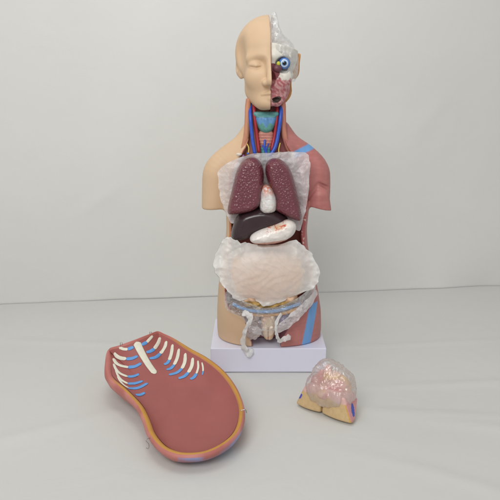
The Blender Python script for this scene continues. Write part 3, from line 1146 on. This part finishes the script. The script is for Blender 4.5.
# clear film over the pelvis: square corner on the skin side, sweep on the muscle side
v, f = fan_sheet([(223.5, 291), (236, 297), (250, 303), (266, 307), (282, 304), (298, 297), (310, 291), (317.5, 288), (318.5, 299), (312, 305.5), (301, 310.5), (286, 316), (279, 323), (274, 332), (266, 335),
                  (256, 334), (250, 328), (243, 316), (233, 313.5), (225, 312.5)],
                 YT - .100, lambda x, z, s: .010 + wr(x, z, 38, .0042, 5) - .05 * np.clip((np.abs(x - WX) - .05) / .08, 0, 1) ** 2 * 1.2, 36, 240)
o = link_mesh('plastic_film', v, f, F_pelvis)
tag(o, 'clear shiny plastic film stretched over the pelvis opening', 'plastic film')
v, f = fan_sheet([(318.6, 293), (319, 302), (310, 310), (300, 318), (290, 325), (281, 331), (276, 331), (275, 326), (282, 318), (292, 311), (303, 303), (312, 297)],
                 YT - .106, lambda x, z, s: .012 + wr(x, z, 60, .0055, 12) - .05 * np.clip((x - WX - .04) / .085, 0, 1) ** 2, 24, 160)
o = link_mesh('plastic_film', v, f, F_sheet)
tag(o, 'gathered milky plastic film sweeping over the red thigh beside the blue stripe', 'plastic film')
# small bag over the lump beside the pelvic organ
v, q = nets(lambda X, Y, Z: ell(X, Y, Z, P(252, 333, Y=YT - .100), (.021, .012, .020)), P(240, 345, Y=YT - .12) - .02, P(264, 320, Y=YT - .08) + .025, .0015)
v = v + (.0034 * ridge(v * 70, 2) + .0015 * ridge(v * 160, 2))[:, None] * np.array([[.8, 1, .9]])
o = link_mesh('plastic_bag', v, q, film('pink_bag_film', .55, (.80, .70, .68), .25, .3, 90, .7, .005, .45, .25), loc=P(252, 341, Y=YT - .1))
tag(o, 'small pinkish crumpled plastic bag tucked beside the pelvic organ', 'plastic bag')


def ribbon(name, pts, wid, label):
    p = spline(pts, 44)
    t = np.linspace(0, 1, 44)
    tw = np.sin(t * 21) * .5 + np.sin(t * 34 + 1) * .35
    nrm = np.stack([np.sin(tw), -np.cos(tw), 0 * tw + .15], 1)
    w = np.interp(t, np.linspace(0, 1, len(wid)), wid) * (1 + .16 * np.sin(t * 40))
    v, f = tube_geo(p, w, 16, (nrm, .22))
    v = v + .0022 * ridge(v * 130, 3)[:, None] * np.array([[.6, .8, .6]])
    o = link_mesh(name, v, f, F_twist)
    return tag(o, label, 'plastic tie')


ribbon('plastic_tie', [P(243, 313, Y=1.385), P(248.5, 316, Y=1.375), P(249.5, 322, Y=1.374), P(245.5, 329, Y=1.376), P(243.8, 336, Y=1.382), P(242.5, 344, Y=1.392), P(245.5, 351.5, Y=1.396), P(251, 354, Y=1.397)],
       [.006, .0085, .0060, .0050, .0056, .0066, .0090, .0105], 'longer twisted white plastic tie hanging over the front edge of the base')
ribbon('plastic_tie', [P(281, 314, Y=1.388), P(276.5, 322, Y=1.378), P(275.5, 330, Y=1.376), P(277, 337, Y=1.378), P(279.5, 341, Y=1.382), P(284, 339.5, Y=1.386), P(289, 337.5, Y=1.390)],
       [.0035, .0040, .0036, .0042, .0066, .0060, .0075], 'shorter twisted white plastic tie beside the pelvic organ, above the red thigh')

# film stuffed where the skull cap is missing
HF = [(270.5, 19), (272.5, 13), (276, 11), (277.5, 17), (279, 25), (282, 33), (287, 38), (293, 42), (295.4, 47), (295.5, 54), (291, 52), (284, 49), (277, 47.5), (270.5, 47.5), (270, 40), (270, 30)]
hy = hw((0, 0, 0))[1]
v, f = fan_sheet(HF, hy - .035, lambda x, z, s: .018 * (1 - s * s) - .030 * np.clip((x - HC[0]) / .06, 0, 1) ** 2 + .014 * np.clip((HC[2] + .05 - z) / .03, 0, 1) + wr(x, z, 40, .0045, 21), 30, 180)
o = link_mesh('plastic_film', v, f, F_head)
tag(o, 'clear crumpled plastic film stuffed into the open top of the skull', 'plastic film')
CF = [(274, 46.5), (283, 47.5), (291, 51), (296.5, 56), (297.5, 66), (296.5, 76), (292.5, 84), (288, 82), (283, 79.5), (277, 76), (274.5, 70), (279, 71), (286, 71.5), (291, 66), (290, 58), (284, 54.5), (276, 57), (273, 55)]
v, f = fan_sheet(CF[:4] + CF[4:9] + [(286, 76), (289.5, 70), (290.5, 62), (286, 55), (278, 53), (273.5, 51)], hy, lambda x, z, s: HU * (44 * np.sqrt(np.clip(1 - ((x - HC[0]) / HU / 36) ** 2, .05, 1)) - 10) + wr(x, z, 60, .0028, 31), 24, 160)
o = link_mesh('plastic_film', v, f, F_head)
tag(o, 'thin clear plastic film lying over the white bone round the blue eyeball', 'plastic film')

# ------------------------------------------------------------------ chest cover lying on the floor
RIM = [(108, 349.8, .085), (119, 345.8, .098), (133, 340.6, .108), (146, 335.5, .112), (157.5, 331.6, .108), (166, 334.5, .104), (175, 338.8, .100), (191, 348.6, .092), (207, 357.4, .084), (223, 369.6, .074), (235.4, 385, .064),
       (243.2, 402, .054), (244.2, 417.4, .046), (239, 432.6, .039), (226, 445, .034), (207.6, 453.8, .031), (188, 456.4, .030), (172.4, 454.4, .031), (158.8, 447.4, .033), (148, 434, .038), (142.4, 418.6, .043),
       (136, 405.6, .049), (122.6, 391, .057), (109.8, 380.4, .065), (105, 372.6, .072), (105.2, 359, .080)]
rp = np.array([P(a, b, Z=z) for a, b, z in RIM])


def closed_spline(p, n):
    m = len(p)
    q = np.vstack([p[-1:], p, p[:2]])
    out = []
    for t in np.linspace(0, m, n, endpoint=False):
        i = int(t)
        f = t - i
        a, b, c, d = q[i:i + 4]
        out.append(.5 * (2 * b + (c - a) * f + (2 * a - 5 * b + 4 * c - d) * f ** 2 + (3 * b - a - 3 * c + d) * f ** 3))
    return np.array(out)


NA = 240
O = closed_spline(rp, NA)
CEN = np.array([O[:, 0].mean() + .012, O[:, 1].mean() - .03, 0])
tan = np.roll(O, -1, 0) - np.roll(O, 1, 0)
nin = np.stack([tan[:, 1], -tan[:, 0], 0 * tan[:, 0]], 1)
nin /= np.linalg.norm(nin, axis=1)[:, None]
if ((CEN - O)[:, :2] * nin[:, :2]).sum() < 0:
    nin = -nin
for _ in range(6):
    nin = (np.roll(nin, 1, 0) + nin * 2 + np.roll(nin, -1, 0)) / 4
nin /= np.linalg.norm(nin, axis=1)[:, None]
tpar = np.arange(NA) / NA * len(RIM)                 # index along RIM
WID = np.interp(tpar, [0, 4, 6, 7.5, 10, 14, 17, 20, 22, 23.3, 25, 26], [.010, .006, .008, .013, .012, .013, .0155, .0145, .013, .0145, .015, .012])
WID = np.convolve(np.pad(WID, 6, mode='wrap'), np.ones(13) / 13, 'valid')
I = O + nin * WID[:, None] + np.array([0, 0, -.002])
zf = .012 + .050 * np.clip((CEN[1] + .02 - .0 - 0) * 0, 0, 1)


def bowl_floor(x, y):
    # the bowl bottom climbs towards the chest end
    d = (y - 1.00) + .25 * -(x + .12)
    return .009 + .060 * np.clip(d / .36, 0, 1) ** 1.2


prof = [1, .985, .95, .90, .84, .77, .68, .58, .46, .33, .2, .08]
rings = [I]
for s in prof[1:]:
    q = CEN + (I - CEN) * s
    zf_ = bowl_floor(q[:, 0], q[:, 1])
    k = s ** 5.0
    q[:, 2] = zf_ + (I[:, 2] - zf_) * k
    q[:, 2] += .0012 * fbm(np.stack([q[:, 0] * 30, q[:, 1] * 30, 0 * q[:, 0]], 1), 2) * (1 - k)
    rings.append(q)


def loft(rs, cap_end=None):
    V = np.vstack(rs)
    F = []
    for r in range(len(rs) - 1):
        for k in range(NA):
            a, b = r * NA + k, r * NA + (k + 1) % NA
            F.append((a, b, b + NA, a + NA))
    if cap_end is not None:
        c = len(V)
        V = np.vstack([V, cap_end[None]])
        o_ = (len(rs) - 1) * NA
        for k in range(NA):
            F.append((o_ + k, o_ + (k + 1) % NA, c))
    return V, F


COVER = empty('chest_cover', (CEN[0], CEN[1], 0), 'reddish hollow chest cover lying open side up with painted ribs and orange rim', 'chest cover')
ce_ = rings[-1].mean(0)
vin, fin = loft(rings, ce_)
bowl = link_mesh('inner_wall', vin, fin, M_plate, COVER)
# outer shell: rolls over the rim, bulges out and tucks under to the floor
zr = O[:, 2:3]
dwn = lambda k: np.concatenate([0 * zr, 0 * zr, -zr * k], 1)
tuck = np.interp(tpar, [0, 1, 5, 12, 17, 19, 21, 24, 25, 26], [1.2, 1, 1, 1, 1.2, 2.6, 5.0, 5.0, 2.6, 1.2])[:, None]
cx_ = lambda k: (CEN - O) * np.array([1, 1, 0]) * np.minimum(k * tuck, .30 + k)
outr = [O + nin * .0035 + np.array([0, 0, .0012]), O + nin * .0012 + np.array([0, 0, .0005]), O - np.array([0, 0, .0025]), O - nin * .0012 + dwn(.14), O + cx_(.01) + dwn(.36), O + cx_(.045) + dwn(.64), O + cx_(.12) + dwn(.87), O + cx_(.27) + dwn(.97), O + cx_(.5) + dwn(.985)]
vo, fo = loft(outr, np.array([CEN[0], CEN[1], .002]))
cc = np.tile((.55, .215, .185), (len(vo), 1))
tp = np.concatenate([np.tile(tpar, len(outr)), [0]])
zrel = vo[:, 2]
front = (tp > 12.5) & (tp < 16.6)
cc = mixc(cc, BLUE * 1.1, (front & (np.arange(len(vo)) >= 3 * NA)).astype(float) * .8)
cc = mixc(cc, (.45, .15, .13), .5 + .8 * fbm(vo * 40, 2))
M_shell = paint('cover_shell_paint', None, .48, [('noise', 200, .12, .001)], .06, 50)
link_mesh('outer_shell', vo, [q[::-1] for q in fo], M_shell, COVER)
bpy.data.objects['outer_shell'].data.color_attributes.new('paint', 'FLOAT_COLOR', 'POINT').data.foreach_set('color', np.concatenate([cc, np.ones((len(cc), 1))], 1).astype(np.float32).ravel())

# rim faces: pink edge then orange fat band where the wall is thick
bandf = np.interp(tpar, [0, 5.6, 6.6, 22.3, 23.2, 26], [0, 0, 1, 1, 0, 0])[:, None]
A0 = O + nin * .0035 + np.array([0, 0, .0012])
A1 = I + np.array([0, 0, .0002]) - nin * .0015
mid = (A0 + A1) / 2 + np.array([0, 0, .0022])
vr, fr = loft([A0, A0 * .7 + mid * .3 + [0, 0, .001], mid, A1 * .7 + mid * .3 + [0, 0, .001], A1, I + np.array([0, 0, -.001])])
cr = mixc(np.tile((.50, .165, .145), (len(vr), 1)), (.53, .265, .05), np.tile(bandf[:, 0], 6))
cr[-2 * NA:] = mixc(cr[-2 * NA:], (.50, .19, .14), np.full(2 * NA, .7))
link_mesh('rim', vr, [q[::-1] for q in fr], M_shell, COVER, col=cr)

bvh = BVHTree.FromPolygons([tuple(q) for q in vin], [tuple(int(i) for i in q) for q in fin])


def on_bowl(px, py, lift=.0008):
    d = Vector(ray(px, py)).normalized()
    h, nrm, _, _ = bvh.ray_cast(Vector((0, 0, CAM_H)), d)
    if h is None:
        h, nrm, _, _ = bvh.find_nearest(Vector(P(px, py, Z=.085)))
    if nrm.dot(d) > 0:
        nrm = -nrm
    return np.array(h) + np.array(nrm) * lift, np.array(nrm)


def strip(name, pix, w, mat, parent, n=16, flat=.24):
    px = spline([np.array((a, b, 0.)) for a, b in pix], n)
    H = [on_bowl(a, b) for a, b, _ in px]
    pts = np.array([h for h, _ in H])
    nr = np.array([k for _, k in H])
    for _ in range(2):
        pts[1:-1] = (pts[:-2] + 2 * pts[1:-1] + pts[2:]) / 4
    t = np.linspace(0, 1, n)
    ww = (np.interp(t, np.linspace(0, 1, len(w)), w) if not np.isscalar(w) else np.full(n, w)) * np.clip(np.minimum(t, 1 - t) * 12 + .55, 0, 1)
    v, f = tube_geo(pts, ww, 12, (nr, flat))
    return link_mesh(name, v, f, mat, parent)


RB = .0046
ribs = [
    ([(119.3, 347.4), (123.5, 349.2), (127.8, 349.4)], [(127.8, 349.4), (133.6, 347.2)]),
    ([(114.3, 353), (116.5, 356), (120.5, 358.2), (126.2, 359)], [(126.2, 359), (132, 358.6), (137.6, 356.2)]),
    ([(113.4, 358.6), (116, 363.2), (121, 366), (128.3, 367.4)], [(128.3, 367.4), (135, 366.6), (141.2, 363.4)]),
    ([(113.6, 364), (116, 369.6), (120.6, 374), (127.6, 376.8)], [(127.6, 376.8), (133, 376.6), (139, 374.4)]),
    ([(115.4, 370), (118, 376), (122, 380.6), (127.8, 383.8)], [(127.8, 383.8), (135, 383.6), (142.8, 381.2)]),
    ([(117.4, 376.4), (120.4, 381.6), (124, 385.4), (128.4, 388)], [(128.4, 388.6), (138, 388.2), (147.6, 383.4)]),
    (None, [(136, 395.2), (140.5, 395), (144.8, 392.8)]),
    ([(152.6, 336), (149.6, 339.2), (146.8, 342.4)], [(146.8, 342.4), (141.8, 345)]),
    ([(160, 337.6), (158, 343.4), (154.2, 349)], [(154.2, 349), (150.6, 351.4), (146.4, 352.6)]),
    ([(166.4, 341.3), (164.8, 347.6), (160.4, 353.8)], [(160.4, 353.8), (155.4, 357.6), (149.6, 358.6)]),
    ([(172.6, 344.6), (171.6, 353), (169.4, 360.2)], [(169.4, 360.2), (167.4, 363.2), (164, 364.6)]),
    ([(179, 349), (177.4, 358), (174.2, 365)], [(174.2, 365), (170.8, 368.6), (166.6, 369.8)]),
    ([(185.4, 353.4), (184.9, 362), (182, 368.8)], [(182, 368.8), (177, 372.8), (169, 375)]),
    ([(192.8, 358), (191.9, 366), (188.4, 372.8)], [(188.4, 372.8), (184.2, 376.6), (178.6, 378.6)]),
    ([(198, 360.8), (198.3, 367.8), (196.5, 373.8)], [(196.5, 373.8), (194, 377.4), (190.4, 379.4)]),
    ([(202, 362.6), (203, 367), (203.2, 371.4)], [(203.2, 371.4), (202.4, 375)]),
]
for i, (w, b) in enumerate(ribs):
    k = RB * (.62 if i in (4, 5, 14, 15) else .8 if i in (3, 0, 7) else 1.0)
    if i == 15:
        k *= .75
    rib = strip('rib', w, [k * .75, k, k, k], M_rib, COVER) if w else None
    strip('cartilage', b, [RB * .95, RB, RB * .8] if i != 15 else [k, k * .8], M_cart, rib or COVER)
strip('sternum', [(136.6, 342.6), (140, 350), (144.6, 358.4), (149.6, 366.4), (155.2, 373.6)], [.0098, .0092, .0082, .0078, .0072], M_rib, COVER, 22, .22)


def hook(pts, r=.0007):
    v, f = tube_geo(spline(pts, 26), r, 8)
    return link_mesh('hook', v, f, M_metal, COVER)


def near_rim(px, py):
    h = rp[np.argmin([(a - px) ** 2 + (b - py) ** 2 for a, b, _ in RIM])]
    return h


for (a, b) in ((121, 345.2), (150.5, 334.4)):
    zr_ = .103
    c = P(a, b, Z=zr_)
    hook([c + (-.002, .001, -.006), c + (-.002, .002, .003), c + (-.001, .002, .006), c + (.0025, .002, .005), c + (.0025, .001, .001)])
c = P(147.6, 440, Z=.033)
hook([c + (.006, .006, .001), c + (0, 0, .003), c + (-.003, -.003, .001), c + (.001, -.004, -.004), c + (.003, -.004, -.010), c + (.001, -.005, -.016), c + (-.003, -.005, -.013)], .0008)
c = P(244.5, 411, Z=.056)
hook([c + (-.008, 0, .001), c + (0, 0, .003), c + (.003, 0, .001), c + (.004, 0, -.004)], .001)

# ------------------------------------------------------------------ removed pelvic insert and its bag
IA, IB = P(295.8, 403, Z=.004), P(352.4, 423.4, Z=.004)
ux = (IB - IA) / np.linalg.norm(IB - IA)
ux[2] = 0
ux /= np.linalg.norm(ux)
vy = np.array([-ux[1], ux[0], 0])
IL = np.linalg.norm((IB - IA)[:2])
INS = empty('pelvic_insert', tuple((IA + IB) / 2 * np.array([1, 1, 0])), 'small tan pelvic insert with notched lower edge, lying beside the base under a clear bag', 'model part')


def iu(X, Y, Z):
    return (X - IA[0]) * ux[0] + (Y - IA[1]) * ux[1], (X - IA[0]) * vy[0] + (Y - IA[1]) * vy[1], Z


def iw(u, v, w):
    return IA + ux * u + vy * v + np.array([0, 0, w - IA[2]])


NU = IL * .455


def insert_f(X, Y, Z):
    u, v, w = iu(X, Y, Z)
    side = np.where(u < NU, u / NU, (IL - u) / (IL - NU))
    # two lobes: the front leans back, the outline narrows upwards
    front = -(v - .16 * w + .005 * np.sin(np.clip(side, 0, 1) * math.pi)) * .95
    backp = v - np.minimum(.060 - .25 * w, .012 + .80 * w + .7 * np.maximum(IL - u, 0))
    topz = w - .052 - .010 * np.clip(side, 0, 1)
    le = -(u - .42 * w + .002)
    re = (u - IL + .46 * w) * .9
    d = smax(smax(smax(front, backp, .004), smax(le, re, .004), .004), smax(topz, -w, .003), .008)
    groove = np.sqrt((u - NU) ** 2 + ((v + .012) * .8) ** 2) - (.0045 + .0 * w)
    gv = np.maximum(np.abs(u - NU) - .0035 * np.clip(1 - (v + .01) / .03, 0, 1), v - .02)
    gv = np.maximum(gv, w - .017)
    return smax(d, -gv, .004)


lo = np.minimum(IA, IB) - .03
hi = np.maximum(IA, IB) + .03
v, q = nets(insert_f, (lo[0] - .02, lo[1] - .03, -.005), (hi[0] + .05, hi[1] + .09, .08), .0016)
u_, v_, w_ = iu(*v.T)
c = np.tile((.62, .44, .23), (len(v), 1))
rt = u_ - IL + .46 * w_
c = mixc(c, (.62, .36, .05), (rt + .0042) / .0008)
c = mixc(c, (.62, .30, .29), (rt + .0020) / .0008)
c = mixc(c, (.07, .10, .42), np.where((rt > -.003) & (((v_ - .012 - .35 * w_) / .0062) ** 2 + ((w_ - .023) / .0125) ** 2 < 1), 1.0, 0))
c = mixc(c, (.10, .10, .42), np.where(((u_ - .42 * w_ - .001) / .004) ** 2 + ((w_ - .024) / .007) ** 2 < 1, 1.0, 0))
c = mixc(c, (.70, .44, .40), ((w_ - .040) + .1 * fbm(v * 60, 2) * .05) / .003)
link_mesh('thigh_block', v, q, M_part, INS, col=c)


def organ_f(X, Y, Z):
    d = None
    for (a, b, e), rr_ in (((NU - .014, .030, .062), (.019, .018, .028)), ((NU + .018, .032, .066), (.022, .020, .027)), ((NU + .002, .024, .080), (.011, .014, .030)),
                           ((NU + .034, .036, .058), (.018, .016, .020)), ((NU - .030, .032, .050), (.016, .016, .018)), ((NU + .010, .020, .044), (.030, .016, .014))):
        e_ = ell(X, Y, Z, iw(a, b, e), rr_)
        d = e_ if d is None else smin(d, e_, .010)
    return d


v, q = nets(organ_f, iw(NU, .03, .06) - .07, iw(NU, .03, .06) + .07, .002)
dr = v - iw(NU, .03, .05)
v = v + .05 * dr * fbm(v * 60, 3)[:, None] * np.array([[1.4, 1.4, .8]])
c = mixc(np.tile((.74, .47, .42), (len(v), 1)), (.66, .27, .25), np.clip(.4 + 1.2 * fbm(v * 38 + 3, 3), 0, 1))
c = mixc(c, (.74, .50, .22), np.clip(1.6 * fbm(v * 45 + 11, 2) - .2, 0, 1))
link_mesh('organ', v, q, M_part, INS, col=c)


def bag_f(X, Y, Z):
    u, v, w = iu(X, Y, Z)
    d = ell(u, v, w, (IL * .49, .028, .046), (.058, .038, .038))
    d = smin(d, ell(u, v, w, (IL * .44, .032, .082), (.032, .028, .030)), .022)
    d = smin(d, ell(u, v, w, (IL * .62, .036, .070), (.030, .026, .028)), .02)
    return smax(d, .020 - w + .25 * np.abs(u - NU), .006)


v, q = nets(bag_f, (lo[0] - .03, lo[1] - .05, 0), (hi[0] + .06, hi[1] + .11, .14), .0016)
cb = iw(IL * .5, .03, .05)
dr = v - cb
dr /= np.linalg.norm(dr, axis=1)[:, None]
v = v + dr * (.0032 * ridge(v * np.array([[75, 75, 24]]), 3) + .0005 * ridge(v * 120 + 5, 2))[:, None]
v[:, 2] = np.maximum(v[:, 2], .0022)
o = link_mesh('plastic_bag', v, q, F_clear, loc=cb * np.array([1, 1, 0]), smooth=True)
tag(o, 'crumpled clear plastic bag wrapped over the small tan pelvic insert', 'plastic bag')

# ------------------------------------------------------------------ light
w = bpy.data.worlds.new('World')
SC.world = w
w.use_nodes = True
bg = w.node_tree.nodes['Background']
bg.inputs[0].default_value = (1.0, 1.0, .99, 1)
bg.inputs[1].default_value = .46


def area(name, loc, target, size, energy, col, spread=180):
    l = bpy.data.lights.new(name, 'AREA')
    l.shape = 'RECTANGLE'
    l.size, l.size_y = size
    l.energy = energy
    l.color = col
    l.spread = math.radians(spread)
    o = bpy.data.objects.new(name, l)
    COL.objects.link(o)
    o.location = loc
    o.rotation_euler = (Vector(target) - Vector(loc)).to_track_quat('-Z', 'Y').to_euler()
    return o


area('ceiling_lamp', (-.25, 1.15, 2.35), (.05, 1.5, .2), (1.1, .8), 8, (1, .99, .97))
area('room_lamp', (-.55, -.45, 1.75), (.12, 1.95, .62), (1.3, .9), 12.8, (1, .99, .97), 120)

SC.view_settings.view_transform = 'Standard'
SC.view_settings.look = 'None'
SC.view_settings.exposure = 0.08
SC.view_settings.gamma = 1
SC.render.engine = 'CYCLES'
SC.cycles.use_denoising = True
SC.cycles.transparent_max_bounces = 24
SC.cycles.max_bounces = 8
for o in bpy.data.objects:
    if '_org' in o:
        del o['_org']
